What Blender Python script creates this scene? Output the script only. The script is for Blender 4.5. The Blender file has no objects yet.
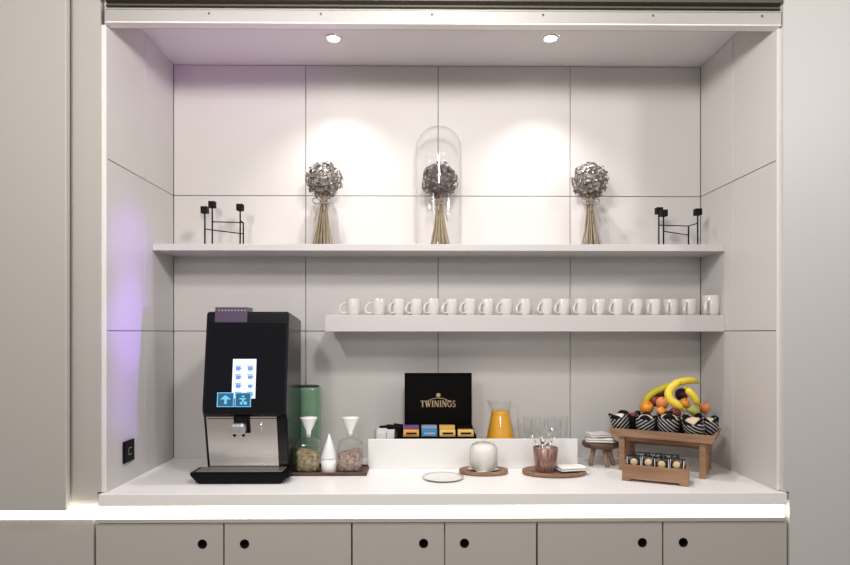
import bpy, bmesh, math, random
from mathutils import Vector, Matrix
random.seed(7)
R = math.radians
S = bpy.context.scene
COL = S.collection

# ------------------------------------------------------------------ camera
F = 616.0; YAW = R(0.58); CAM = Vector((0, -2.8, 1.47)); HY = 332.0
cd = bpy.data.cameras.new('camera'); cam = bpy.data.objects.new('camera', cd); COL.objects.link(cam)
cam.location = CAM; cam.rotation_euler = (R(90), 0, -YAW)
cd.sensor_width = 36; cd.lens = F / 850 * 36; cd.shift_y = (HY - 282.5) / 850
S.camera = cam

# ------------------------------------------------------------------ light
S.view_settings.view_transform = 'Standard'; S.view_settings.look = 'None'
S.view_settings.gamma = 1; S.view_settings.use_curve_mapping = False
S.view_settings.exposure = 0.6
S.cycles.transparent_max_bounces = 48
w = bpy.data.worlds.new('world'); S.world = w; w.use_nodes = True
bg = w.node_tree.nodes['Background']; bg.inputs[0].default_value = (1.0, 0.97, 0.93, 1); bg.inputs[1].default_value = 0.24

def lamp(name, typ, loc, power, color, target=None, **kw):
    l = bpy.data.lights.new(name, typ); l.energy = power; l.color = color
    for k, v in kw.items(): setattr(l, k, v)
    o = bpy.data.objects.new(name, l); COL.objects.link(o); o.location = loc
    if target is not None:
        o.rotation_euler = (Vector(target) - Vector(loc)).to_track_quat('-Z', 'Y').to_euler()
    return o
lamp('room_and_fill_lamp', 'POINT', (-0.4, -4.9, 2.35), 45, (1.0, 0.97, 0.94), shadow_soft_size=0.20)  # added fill lamp behind the camera, lifts the shadows
lamp('room_and_fill_lamp', 'POINT', (-1.0, -2.25, 2.56), 34, (1.0, 0.93, 0.86), shadow_soft_size=0.10)
lamp('room_and_fill_lamp', 'POINT', (0.1, -1.5, 2.56), 38, (1.0, 0.96, 0.93), shadow_soft_size=0.10)
lamp('room_and_fill_lamp', 'POINT', (1.9, -1.85, 2.56), 20, (1.0, 0.97, 0.94), shadow_soft_size=0.10)
for zz, pw in ((1.22, 150), (1.50, 300), (1.80, 170)):
    lamp('purple_lamp', 'SPOT', (2.2, -1.35, 1.5), pw, (0.35, 0.14, 1.0), target=(-1.11, -0.42, zz),
         spot_size=R(7.5), spot_blend=1.0, shadow_soft_size=0.05)
lamp('violet_lamp', 'SPOT', (0.6, -2.2, 1.2), 42, (0.75, 0.28, 1.0), target=(-0.75, -0.28, 2.68),
     spot_size=R(22), spot_blend=1.0, shadow_soft_size=0.1)

# ------------------------------------------------------------------ pixel -> place helpers
FW = Vector((math.sin(YAW), math.cos(YAW), 0)); RT = Vector((math.cos(YAW), -math.sin(YAW), 0))
def ray(px, py): return FW + RT * ((px - 425) / F) + Vector((0, 0, (HY - py) / F))
def at(px, py, Y):
    d = ray(px, py); return CAM + d * ((Y - CAM.y) / d.y)
def on(px, py, z):
    d = ray(px, py); return CAM + d * ((z - CAM.z) / d.z)
def hit(px, py, p0, n):
    d = ray(px, py); return CAM + d * ((p0 - CAM).dot(n) / d.dot(n))
def X(px, Y): return at(px, 332, Y).x

# ------------------------------------------------------------------ materials
def new_mat(name):
    m = bpy.data.materials.new(name); m.use_nodes = True
    nt = m.node_tree; return m, nt, nt.nodes['Principled BSDF']
def mat(name, col, rough=0.5, metal=0.0, var=0.04, scale=30, bump=0.0, spec=0.5, coat=0, sub=0):
    m, nt, b = new_mat(name)
    tc = nt.nodes.new('ShaderNodeTexCoord'); nz = nt.nodes.new('ShaderNodeTexNoise')
    nz.inputs['Scale'].default_value = scale; nz.inputs['Detail'].default_value = 4
    nt.links.new(tc.outputs['Object'], nz.inputs['Vector'])
    cr = nt.nodes.new('ShaderNodeMix'); cr.data_type = 'RGBA'
    cr.inputs[6].default_value = tuple(max(0, c * (1 - var)) for c in col) + (1,)
    cr.inputs[7].default_value = tuple(min(1, c * (1 + var)) for c in col) + (1,)
    nt.links.new(nz.outputs['Fac'], cr.inputs[0]); nt.links.new(cr.outputs[2], b.inputs['Base Color'])
    b.inputs['Roughness'].default_value = rough; b.inputs['Metallic'].default_value = metal
    b.inputs['Specular IOR Level'].default_value = spec
    if coat: b.inputs['Coat Weight'].default_value = coat; b.inputs['Coat Roughness'].default_value = 0.05
    if sub: b.inputs['Subsurface Weight'].default_value = sub; b.inputs['Subsurface Radius'].default_value = (.01, .006, .004)
    if bump:
        bp = nt.nodes.new('ShaderNodeBump'); bp.inputs['Strength'].default_value = bump; bp.inputs['Distance'].default_value = 0.002
        nt.links.new(nz.outputs['Fac'], bp.inputs['Height']); nt.links.new(bp.outputs[0], b.inputs['Normal'])
    return m
def wood(name, c1, c2, scale=(4, 40, 40), rough=0.5):
    m, nt, b = new_mat(name)
    tc = nt.nodes.new('ShaderNodeTexCoord'); mp = nt.nodes.new('ShaderNodeMapping'); mp.inputs['Scale'].default_value = scale
    nz = nt.nodes.new('ShaderNodeTexNoise'); nz.inputs['Scale'].default_value = 1.6; nz.inputs['Detail'].default_value = 8; nz.inputs['Distortion'].default_value = 0.6
    cr = nt.nodes.new('ShaderNodeValToRGB'); cr.color_ramp.elements[0].position = 0.35; cr.color_ramp.elements[1].position = 0.68
    cr.color_ramp.elements[0].color = (*c1, 1); cr.color_ramp.elements[1].color = (*c2, 1)
    nt.links.new(tc.outputs['Object'], mp.inputs[0]); nt.links.new(mp.outputs[0], nz.inputs['Vector'])
    nt.links.new(nz.outputs['Fac'], cr.inputs[0]); nt.links.new(cr.outputs[0], b.inputs['Base Color'])
    b.inputs['Roughness'].default_value = rough
    return m
def glass(name, tint=(1, 1, 1), ior=1.45, rough=0.0, gain=1.0):
    m = bpy.data.materials.new(name); m.use_nodes = True; nt = m.node_tree; nt.nodes.clear()
    out = nt.nodes.new('ShaderNodeOutputMaterial'); mx = nt.nodes.new('ShaderNodeMixShader')
    tr = nt.nodes.new('ShaderNodeBsdfTransparent'); tr.inputs[0].default_value = (*tint, 1)
    gl = nt.nodes.new('ShaderNodeBsdfGlossy'); gl.inputs['Roughness'].default_value = rough
    lw = nt.nodes.new('ShaderNodeLayerWeight'); lw.inputs['Blend'].default_value = 0.5
    pw = nt.nodes.new('ShaderNodeMath'); pw.operation = 'POWER'; pw.inputs[1].default_value = 4.0
    nt.links.new(lw.outputs['Facing'], pw.inputs[0])
    fr = nt.nodes.new('ShaderNodeMath'); fr.operation = 'MULTIPLY_ADD'; fr.inputs[1].default_value = 0.5; fr.inputs[2].default_value = ((ior - 1) / (ior + 1)) ** 2
    nt.links.new(pw.outputs[0], fr.inputs[0])
    ml = nt.nodes.new('ShaderNodeMath'); ml.operation = 'MULTIPLY'; ml.inputs[1].default_value = gain; ml.use_clamp = True
    nt.links.new(fr.outputs[0], ml.inputs[0]); nt.links.new(ml.outputs[0], mx.inputs[0])
    nt.links.new(tr.outputs[0], mx.inputs[1]); nt.links.new(gl.outputs[0], mx.inputs[2]); nt.links.new(mx.outputs[0], out.inputs[0])
    return m
def emit(name, col, strength):
    m, nt, b = new_mat(name); b.inputs['Base Color'].default_value = (*col, 1)
    b.inputs['Emission Color'].default_value = (*col, 1); b.inputs['Emission Strength'].default_value = strength
    return m
def stripes(name, dark, light, freq, rot, duty=0.62):
    m, nt, b = new_mat(name)
    tc = nt.nodes.new('ShaderNodeTexCoord'); mp = nt.nodes.new('ShaderNodeMapping'); mp.inputs['Rotation'].default_value = rot
    wv = nt.nodes.new('ShaderNodeTexWave'); wv.inputs['Scale'].default_value = freq; wv.bands_direction = 'X'
    cr = nt.nodes.new('ShaderNodeValToRGB'); cr.color_ramp.interpolation = 'CONSTANT'
    cr.color_ramp.elements[0].color = (*dark, 1); cr.color_ramp.elements[1].color = (*light, 1); cr.color_ramp.elements[1].position = duty
    nt.links.new(tc.outputs['Object'], mp.inputs[0]); nt.links.new(mp.outputs[0], wv.inputs[0]); nt.links.new(wv.outputs['Fac'], cr.inputs[0])
    nt.links.new(cr.outputs[0], b.inputs['Base Color']); b.inputs['Roughness'].default_value = 0.45
    return m

M = {}
M['panel'] = mat('panel_laminate', (0.60, 0.575, 0.56), 0.45, var=0.015, scale=3)
M['groove'] = mat('groove', (0.12, 0.11, 0.10), 0.8)
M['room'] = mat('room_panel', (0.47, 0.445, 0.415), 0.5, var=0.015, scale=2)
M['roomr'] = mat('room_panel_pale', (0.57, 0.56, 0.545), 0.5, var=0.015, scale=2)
M['trim'] = mat('trim_white', (0.80, 0.77, 0.75), 0.35, var=0.01)
M['ceil'] = mat('niche_ceiling', (0.72, 0.69, 0.69), 0.6, var=0.01)
M['shelf'] = mat('shelf_lacquer', (0.62, 0.59, 0.59), 0.4, var=0.01)
M['counter'] = mat('white_counter', (0.86, 0.84, 0.83), 0.35, var=0.01, scale=5)
M['cabinet'] = mat('cabinet_front', (0.47, 0.44, 0.40), 0.5, var=0.015, scale=2)
M['dark'] = mat('dark_recess', (0.006, 0.005, 0.005), 0.8, spec=0.1)
M['track'] = mat('track_brown', (0.09, 0.08, 0.06), 0.5)
M['alu'] = mat('aluminium_strip', (0.55, 0.53, 0.50), 0.4, metal=0.5)
M['screw'] = mat('screw_steel', (0.2, 0.18, 0.16), 0.4, metal=0.8)
M['floor'] = mat('floor_tile', (0.35, 0.32, 0.29), 0.5, var=0.1, scale=4)
M['led'] = emit('led_diffuser', (1.0, 0.93, 0.78), 3.6)
M['lens'] = emit('downlight_lens', (1.0, 0.97, 0.94), 25.0)
M['black'] = mat('black_plastic', (0.004, 0.004, 0.005), 0.35, spec=0.12)
M['gloss'] = mat('black_glass', (0.006, 0.006, 0.008), 0.06, var=0.0, spec=0.2)
M['side'] = mat('machine_side', (0.007, 0.006, 0.007), 0.22, spec=0.3)
M['steel'] = mat('brushed_steel', (0.62, 0.60, 0.58), 0.33, metal=0.9, var=0.05, scale=200)
M['chrome'] = mat('chrome', (0.85, 0.85, 0.85), 0.12, metal=1.0, var=0.0)
M['grate'] = mat('tray_grate', (0.45, 0.44, 0.43), 0.3, metal=0.7)
M['purple'] = mat('purple_lit_plastic', (0.08, 0.055, 0.09), 0.25)  # purple light reflected on the lid is mixed into its base colour
M['iron'] = mat('black_iron', (0.006, 0.0055, 0.0055), 0.6, spec=0.15)
M['porcelain'] = mat('white_porcelain', (0.74, 0.72, 0.69), 0.15, var=0.01, coat=0.5)
M['white'] = mat('white_gloss', (0.86, 0.85, 0.84), 0.3, var=0.01)
M['cloth'] = mat('white_napkin', (0.86, 0.84, 0.82), 0.85, var=0.03, scale=120, bump=0.3)
M['cream'] = mat('cream_filling', (0.88, 0.85, 0.79), 0.6, var=0.04, scale=60, bump=0.2)
M['green'] = mat('green_glaze', (0.17, 0.33, 0.21), 0.22, var=0.25, scale=14, coat=0.6)
M['walnut'] = wood('walnut', (0.06, 0.03, 0.02), (0.14, 0.075, 0.045))
M['board'] = wood('board_wood', (0.20, 0.11, 0.065), (0.36, 0.21, 0.13))
M['oak'] = wood('oak_stand', (0.25, 0.13, 0.07), (0.38, 0.22, 0.13), scale=(3, 30, 30))
M['legwood'] = wood('leg_wood', (0.26, 0.17, 0.11), (0.42, 0.29, 0.20), scale=(30, 30, 4))
M['glass'] = glass('clear_glass', (0.985, 0.99, 0.99), 1.45, gain=1.3)
M['dome'] = glass('dome_glass', (1, 1, 1), 1.3, gain=1.0)
M['juice'] = mat('orange_juice', (0.90, 0.45, 0.02), 0.3, var=0.08, scale=8, sub=0.2)
M['copper'] = wood('brushed_copper', (0.17, 0.09, 0.075), (0.50, 0.31, 0.26), scale=(70, 70, 8), rough=0.35); M['copper'].node_tree.nodes['Principled BSDF'].inputs['Metallic'].default_value = 0.5
M['muesli'] = wood('muesli', (0.10, 0.085, 0.03), (0.50, 0.38, 0.20), scale=(42, 42, 42), rough=0.8)
M['spice'] = wood('pink_flakes', (0.17, 0.10, 0.08), (0.55, 0.40, 0.34), scale=(42, 42, 42), rough=0.8)
M['teabox'] = mat('tea_box_black', (0.004, 0.0035, 0.0035), 0.45, spec=0.06)
M['gold'] = mat('gold_print', (0.48, 0.38, 0.22), 0.5, var=0.05)
M['stem'] = mat('dried_stem', (0.34, 0.27, 0.18), 0.7, var=0.3, scale=40)
M['petal'] = wood('silver_petal', (0.10, 0.085, 0.075), (0.50, 0.46, 0.42), scale=(40, 40, 40), rough=0.35)
M['petal_dark'] = wood('silver_petal_dark', (0.07, 0.055, 0.052), (0.33, 0.28, 0.265), scale=(40, 40, 40), rough=0.35)
for k_ in ('petal', 'petal_dark'): M[k_].node_tree.nodes['Principled BSDF'].inputs['Metallic'].default_value = 0.3
M['ribbon'] = mat('grey_ribbon', (0.30, 0.26, 0.23), 0.4, var=0.1)
M['banana'] = mat('banana_skin', (0.86, 0.64, 0.05), 0.45, var=0.12, scale=25)
M['banana_green'] = mat('banana_skin_green', (0.58, 0.50, 0.03), 0.45, var=0.2, scale=14)
M['banana_tip'] = mat('banana_tip', (0.16, 0.13, 0.04), 0.7)
M['orange'] = mat('orange_peel', (0.90, 0.33, 0.03), 0.4, var=0.06, scale=250, bump=0.4)
M['peach'] = mat('peach_skin', (0.80, 0.28, 0.10), 0.6, var=0.25, scale=12)
M['applered'] = mat('apple_red', (0.28, 0.06, 0.04), 0.3, var=0.35, scale=16)
M['plum'] = mat('plum_skin', (0.05, 0.02, 0.025), 0.3, var=0.3)
M['pear'] = mat('pear_green', (0.50, 0.55, 0.13), 0.4, var=0.15, scale=25)
M['wrap'] = stripes('striped_wrapper', (0.005, 0.005, 0.006), (0.52, 0.52, 0.52), 27, (0, R(52), 0), 0.82)
M['wrapb'] = stripes('striped_wrapper_left', (0.005, 0.005, 0.006), (0.52, 0.52, 0.52), 27, (0, R(128), 0), 0.82)
M['blackpaper'] = mat('black_paper', (0.006, 0.005, 0.006), 0.6, spec=0.15)
M['cake'] = mat('cake_top', (0.66, 0.52, 0.36), 0.75, var=0.15, scale=90, bump=0.6)
M['icing'] = mat('cake_icing', (0.78, 0.70, 0.60), 0.6, var=0.06, scale=60, bump=0.3)
M['foil'] = mat('black_foil', (0.006, 0.005, 0.006), 0.32, bump=0.6, scale=60)
M['biscuit'] = mat('biscuit', (0.66, 0.47, 0.27), 0.6, var=0.15, scale=90)
M['tea_purple'] = mat('tea_purple', (0.17, 0.08, 0.30), 0.4, var=0.1)
M['tea_orange'] = mat('tea_orange', (0.75, 0.35, 0.06), 0.4, var=0.2)
M['tea_blue'] = mat('tea_blue', (0.03, 0.22, 0.42), 0.4, var=0.15)
M['tea_pale'] = mat('tea_pale_blue', (0.35, 0.40, 0.62), 0.4, var=0.15)
M['tea_yellow'] = mat('tea_yellow', (0.78, 0.50, 0.13), 0.4, var=0.15)
M['screenw'] = emit('screen_white', (0.62, 0.72, 1.0), 0.42)
M['screen_icon'] = emit('screen_icon', (0.10, 0.20, 0.60), 0.5)
M['screen_glow'] = emit('screen_glow', (1.0, 1.0, 1.0), 1.0)
M['teal'] = emit('teal_key', (0.01, 0.07, 0.12), 0.5)
M['teal_line'] = emit('teal_line', (0.10, 0.42, 0.62), 0.45)

# ------------------------------------------------------------------ mesh helpers
def box(bm, x0, x1, y0, y1, z0, z1, bev=0.0, seg=2, rot=None):
    t = bmesh.new(); bmesh.ops.create_cube(t, size=1)
    sx, sy, sz = abs(x1 - x0), abs(y1 - y0), abs(z1 - z0)
    for v in t.verts: v.co = Vector((v.co.x * sx, v.co.y * sy, v.co.z * sz))
    if bev: bmesh.ops.bevel(t, geom=t.edges[:], offset=min(bev, min(sx, sy, sz) * .49), segments=seg, affect='EDGES', profile=0.5)
    c = Vector(((x0 + x1) / 2, (y0 + y1) / 2, (z0 + z1) / 2))
    mt = Matrix.Translation(c) @ (rot.to_4x4() if rot else Matrix())
    merge(bm, t, mt); return bm
def merge(bm, t, mt=Matrix()):
    vs = {v: bm.verts.new(mt @ v.co) for v in t.verts}
    for f in t.faces:
        try: nf = bm.faces.new([vs[v] for v in f.verts]); nf.smooth = f.smooth
        except ValueError: pass
    t.free()
def lathe(bm, prof, cx=0, cy=0, cz=0, seg=32, smooth=True, fn=None, mt=None):
    """prof: list of (r, z); r = 0 closes."""
    rings = []
    for r, z in prof:
        if r <= 1e-6:
            p = Vector((cx, cy, cz + z)); rings.append([bm.verts.new(mt @ p if mt else p)])
        else:
            ring = []
            for k in range(seg):
                a = 2 * math.pi * k / seg
                rr, zz = (fn(a, r, z) if fn else (r, z))
                p = Vector((cx + rr * math.cos(a), cy + rr * math.sin(a), cz + zz)); ring.append(bm.verts.new(mt @ p if mt else p))
            rings.append(ring)
    for a, b in zip(rings, rings[1:]):
        if len(a) == 1 and len(b) == 1: continue
        for k in range(seg):
            k2 = (k + 1) % seg
            if len(a) == 1: f = bm.faces.new((a[0], b[k], b[k2]))
            elif len(b) == 1: f = bm.faces.new((a[k], b[0], a[k2]))
            else: f = bm.faces.new((a[k], b[k], b[k2], a[k2]))
            f.smooth = smooth
    return bm
def tube(bm, pts, rad, seg=10, caps=True, flat=1.0, smooth=True):
    pts = [Vector(p) for p in pts]; n = len(pts)
    rads = rad if isinstance(rad, (list, tuple)) else [rad] * n
    up = None; rings = []
    for i in range(n):
        t = (pts[min(i + 1, n - 1)] - pts[max(i - 1, 0)]).normalized()
        if up is None:
            up = Vector((0, 0, 1)) if abs(t.z) < .9 else Vector((1, 0, 0))
        s = t.cross(up).normalized(); up = s.cross(t).normalized()
        rings.append([bm.verts.new(pts[i] + (s * math.cos(2 * math.pi * k / seg) + up * math.sin(2 * math.pi * k / seg) * flat) * rads[i]) for k in range(seg)])
    for a, b in zip(rings, rings[1:]):
        for k in range(seg):
            k2 = (k + 1) % seg; f = bm.faces.new((a[k], a[k2], b[k2], b[k])); f.smooth = smooth
    if caps:
        bm.faces.new(rings[0][::-1]); bm.faces.new(rings[-1])
    return bm
def spline(pts, n=16):
    pts = [Vector(p) for p in pts]; P = [pts[0] * 2 - pts[1]] + pts + [pts[-1] * 2 - pts[-2]]; out = []
    m = len(pts) - 1
    for i in range(n + 1):
        u = i / n * m; k = min(int(u), m - 1); t = u - k
        a, b, c, d = P[k:k + 4]
        out.append(.5 * ((2 * b) + (c - a) * t + (2 * a - 5 * b + 4 * c - d) * t * t + (3 * b - a - 3 * c + d) * t ** 3))
    return out
def sphere(bm, c, r, sc=(1, 1, 1), seg=24, rot=None):
    t = bmesh.new(); bmesh.ops.create_uvsphere(t, u_segments=seg, v_segments=seg // 2, radius=r)
    for f in t.faces: f.smooth = True
    merge(bm, t, Matrix.Translation(c) @ (rot.to_4x4() if rot else Matrix()) @ Matrix.Diagonal((*sc, 1))); return bm
def prism(bm, poly, axis, a0, a1):
    """poly in the plane across axis ('x': (y,z), 'y': (x,z), 'z': (x,y)); extruded a0..a1."""
    def P(u, v, a): return {'x': (a, u, v), 'y': (u, a, v), 'z': (u, v, a)}[axis]
    A = [bm.verts.new(P(u, v, a0)) for u, v in poly]; B = [bm.verts.new(P(u, v, a1)) for u, v in poly]
    n = len(poly)
    bm.faces.new(A); bm.faces.new(B[::-1])
    for i in range(n): bm.faces.new((A[i], B[i], B[(i + 1) % n], A[(i + 1) % n]))
    return bm
def NB(): return bmesh.new()
def obj(name, bm, m, parent=None, local=False, loc=None, mats=None):
    """bm in world coordinates unless local; links it as ONE mesh object."""
    bmesh.ops.recalc_face_normals(bm, faces=bm.faces[:])
    if parent is not None and not local:
        off = parent.location.copy()
        if parent.parent: off += parent.parent.location
        for v in bm.verts: v.co -= off
    if parent is None and loc is not None and not local:
        for v in bm.verts: v.co -= Vector(loc)
    me = bpy.data.meshes.new(name); bm.to_mesh(me); bm.free(); me.materials.append(m)
    if mats:
        for x in mats: me.materials.append(x)
    o = bpy.data.objects.new(name, me); COL.objects.link(o)
    if parent is not None: o.parent = parent
    elif loc is not None: o.location = loc
    return o
def tag(o, label, cat, group=None, kind=None):
    if label: o['label'] = label
    if cat: o['category'] = cat
    if group: o['group'] = group
    if kind: o['kind'] = kind
    return o
def thing(name, label, cat, loc, rz=0, group=None):
    o = bpy.data.objects.new(name, None); COL.objects.link(o); o.location = loc; o.rotation_euler = (0, 0, rz); o.empty_display_size = .05
    return tag(o, label, cat, group)
def struct(name, bm, m, mats=None, label=None):
    o = obj(name, bm, m, mats=mats); o['kind'] = 'structure'
    if label: o['label'] = label
    return o
def dup(root, loc, rz=None, label=None):
    def cp(o, par):
        c = o.copy(); COL.objects.link(c); c.parent = par
        for ch in [x for x in o.children if x not in made]: made.add(cp(ch, c))
        return c
    made = set(); r = cp(root, None); r.location = loc
    if rz is not None: r.rotation_euler[2] = rz
    if label: r['label'] = label
    return r

# ================================================================== THE NICHE
XL, XR, YF = -1.110, 1.287, -0.60
ZC, ZT = 0.90, 2.68
G = 0.0014
vs = [XL, -0.513, 0.088, 0.690, XR]; hs = [0.87, 1.474, 2.088, ZT]
def tiles(bm, axis, us, zs, face, depth, back):
    """panels with thin open joints over a dark backing"""
    for a, b in zip(us, us[1:]):
        for c, d in zip(zs, zs[1:]):
            if axis == 'y': box(bm, a + G, b - G, face, face + depth, c + G, d - G, 0.0012, 1)
            else: box(bm, face, face + depth, a + G, b - G, c + G, d - G, 0.0012, 1)
    n = len(bm.faces)
    if axis == 'y': box(bm, us[0] - .02, us[-1] + .02, back, back + .03, zs[0], zs[-1] + .02)
    else: box(bm, back - (.015 if back < 0 else 0), back + (0 if back < 0 else .015), us[0], us[-1], zs[0], zs[-1])
    bm.faces.ensure_lookup_table()
    for f in bm.faces[n:]: f.material_index = 1
bm = NB(); tiles(bm, 'y', vs, hs, 0.0, 0.01, 0.0102); struct('wall_back', bm, M['panel'], [M['groove']], 'pale grey panelled back of the niche')
bm = NB(); tiles(bm, 'x', [YF, -0.288, 0.0], hs, XL, -0.008, XL - .0082); struct('wall_left', bm, M['panel'], [M['groove']])
bm = NB(); tiles(bm, 'x', [YF, -0.288, 0.0], hs, XR, 0.008, XR + .0082); struct('wall_right', bm, M['panel'], [M['groove']])
bm = NB(); box(bm, XL - .02, XR + .02, -0.60, 0.02, ZT + .001, ZT + .02); struct('ceiling', bm, M['ceil'])
bm = NB(); box(bm, -3.2, 3.4, -5.5, 0.05, -0.03, 0.0); struct('floor', bm, M['floor'])
# front edges of the side panels
bm = NB(); box(bm, X(101.5, YF), XL - 0.0005, YF - .005, YF + .01, ZC + .002, 2.56, 0.002); struct('trim_1', bm, M['trim'])
bm = NB(); box(bm, XR + 0.0005, X(781.3, YF), YF - .005, YF + .01, ZC + .002, 2.56, 0.002); struct('trim_2', bm, M['trim'])
# header
xa, xb = X(104.5, -.62), X(781.5, -.62)
bm = NB(); box(bm, xa, xb, -0.62, -0.578, 2.560, 2.5655, 0.001, 1); struct('trim_3', bm, M['trim'])
bm = NB(); box(bm, xa, xb, -0.619, -0.605, 2.566, 2.606); box(bm, xa, xb, -0.623, -0.603, 2.6062, 2.6105, .001, 1)
hd = struct('trim_4', bm, M['alu'])
for px in (209, 321, 432, 543, 653, 762):
    b2 = NB(); c = at(px, 18, -.619)
    lathe(b2, [(0, -.0015), (.0045, -.0015), (.0045, .0005), (0, .0005)], seg=16, mt=Matrix.Translation((c.x, -.6195, 2.594)) @ Matrix.Rotation(R(90), 4, 'X'))
    obj('screw', b2, M['screw'], hd)
bm = NB(); box(bm, xa, xb, -0.600, -0.565, 2.566, 2.72); struct('trim_5', bm, M['track'])
bm = NB(); box(bm, xa, xb, -0.63, -0.602, 2.6375, 2.72, .002); box(bm, xa, xb, -0.612, -0.601, 2.6245, 2.6280); struct('trim_6', bm, M['track'])
# room side panels
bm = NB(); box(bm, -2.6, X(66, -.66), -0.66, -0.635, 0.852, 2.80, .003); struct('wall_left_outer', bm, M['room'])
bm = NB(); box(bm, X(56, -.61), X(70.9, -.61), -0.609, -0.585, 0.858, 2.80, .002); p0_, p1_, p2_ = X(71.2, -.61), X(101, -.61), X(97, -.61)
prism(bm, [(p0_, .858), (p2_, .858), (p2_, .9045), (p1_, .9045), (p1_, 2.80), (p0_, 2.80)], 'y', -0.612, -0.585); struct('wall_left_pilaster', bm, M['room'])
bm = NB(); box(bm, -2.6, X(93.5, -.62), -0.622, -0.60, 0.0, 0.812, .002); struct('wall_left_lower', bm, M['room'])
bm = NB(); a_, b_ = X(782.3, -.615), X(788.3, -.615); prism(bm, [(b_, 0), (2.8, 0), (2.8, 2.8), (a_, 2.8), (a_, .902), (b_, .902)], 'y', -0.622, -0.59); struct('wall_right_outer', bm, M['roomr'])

# worktop, light strip, cabinets
xc0, xc1 = X(98.3, -.63), X(787, -.63)
bm = NB(); box(bm, xc0, xc1, -0.63, -0.598, 0.858, ZC, .0015); box(bm, XL + .001, XR - .001, -0.5975, -0.002, 0.87, ZC)
t = obj('countertop', bm, M['counter'], loc=(0, -.3, .858)); tag(t, 'long white countertop running across the whole niche', 'countertop')
bm = NB(); box(bm, -2.55, xc1 - .006, -0.625, -0.603, 0.8135, 0.8555)
t = thing('light_strip', 'glowing warm white light strip below the white countertop edge', 'light strip', (0, -.61, .8125))
obj('diffuser', bm, M['led'], t)
bm = NB(); box(bm, X(97, -.62), xc1 - .002, -0.626, -0.602, 0.799, 0.812); obj('channel', bm, M['cabinet'], t)

def plate_hole(bm, x0, x1, z0, z1, y0, y1, cx, cz, r, n=32):
    def outer(a):
        dx, dz = math.cos(a), math.sin(a); s = 1e9
        if dx > 1e-9: s = min(s, (x1 - cx) / dx)
        if dx < -1e-9: s = min(s, (x0 - cx) / dx)
        if dz > 1e-9: s = min(s, (z1 - cz) / dz)
        if dz < -1e-9: s = min(s, (z0 - cz) / dz)
        return (cx + dx * s, cz + dz * s)
    angs = sorted([2 * math.pi * k / n for k in range(n)] + [math.atan2(z - cz, x - cx) % (2 * math.pi) for x in (x0, x1) for z in (z0, z1)])
    L = len(angs); V = []
    for y in (y0, y1):
        V.append(([bm.verts.new((outer(a)[0], y, outer(a)[1])) for a in angs], [bm.verts.new((cx + r * math.cos(a), y, cz + r * math.sin(a))) for a in angs]))
    for k in range(L):
        j = (k + 1) % L
        for (o, i) in V: bm.faces.new((o[k], o[j], i[j], i[k]))
        bm.faces.new((V[0][0][k], V[1][0][k], V[1][0][j], V[0][0][j])); bm.faces.new((V[0][1][k], V[1][1][k], V[1][1][j], V[0][1][j]))
    return bm
units = [((96, 223.3), (224.3, 351.3), (202.4, 244.6), 'leftmost white-grey double-door cabinet under the countertop, below the coffee machine'),
         ((352.3, 444.2), (445, 536.3), (423.6, 464.4), 'narrow middle double-door cabinet under the countertop'),
         ((537.6, 662.3), (663.3, 787), (642.3, 683.2), 'rightmost wide double-door cabinet under the countertop, below the fruit stand')]
for d1, d2, hp, lab in units:
    x0, x1 = X(d1[0], -.62), X(d2[1], -.62)
    t = thing('base_cabinet', lab, 'cabinet', ((x0 + x1) / 2, -.3, 0), group='base cabinets')
    bm = NB(); box(bm, x0 + .001, x1 - .001, -0.55, -0.02, 0.10, 0.797); box(bm, x0 + .001, x1 - .001, -0.598, -0.55, .10, .797)
    # carcass without the door thickness
    obj('body', bm, M['cabinet'], t)
    bm = NB(); box(bm, x0 + .01, x1 - .01, -0.55, -0.05, 0.0, 0.0995); obj('plinth', bm, M['dark'], t)
    for (a, b), h in zip((d1, d2), hp):
        cx, cz = X(h, -.62), 1.47 - (543.3 - 332 - .0) * 2.18 / F + .0
        bm = NB(); plate_hole(bm, X(a, -.62) + .0012, X(b, -.62) - .0012, 0.102, 0.7955, -0.620, -0.600, cx, cz, .0155)
        d = obj('door', bm, M['cabinet'], t)
        bm = NB(); lathe(bm, [(.0165, -.0008), (.0150, -.0012), (.0135, 0), (.0135, .017), (0, .017)], seg=32, mt=Matrix.Translation((cx, -.6202, cz)) @ Matrix.Rotation(R(-90), 4, 'X'))
        o = obj('finger_hole', bm, M['dark'], d); o['label'] = 'round black finger hole'

# ceiling downlights
for px, lab in ((333.5, 'left round recessed spotlight in the niche ceiling'), (550.5, 'right round recessed spotlight in the niche ceiling')):
    p = on(px, 38, ZT)
    t = thing('recessed_spotlight', lab, 'spotlight', (p.x, p.y, ZT), group='ceiling spotlights')
    bm = NB(); lathe(bm, [(.036, 0), (.036, -.004), (.027, -.005), (.024, -.001), (.024, 0)], p.x, p.y, ZT, 40); obj('bezel', bm, M['trim'], t)
    bm = NB(); lathe(bm, [(0, -.002), (.020, -.002), (.0235, -.0005), (0, -.0005)], p.x, p.y, ZT, 32); obj('lens', bm, M['lens'], t)
    lamp('spot_lamp', 'SPOT', (p.x, p.y, ZT - .012), 19, (1.0, 0.965, 0.94), target=(p.x, p.y, 0), spot_size=R(106), spot_blend=1.0, shadow_soft_size=0.02)

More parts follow.
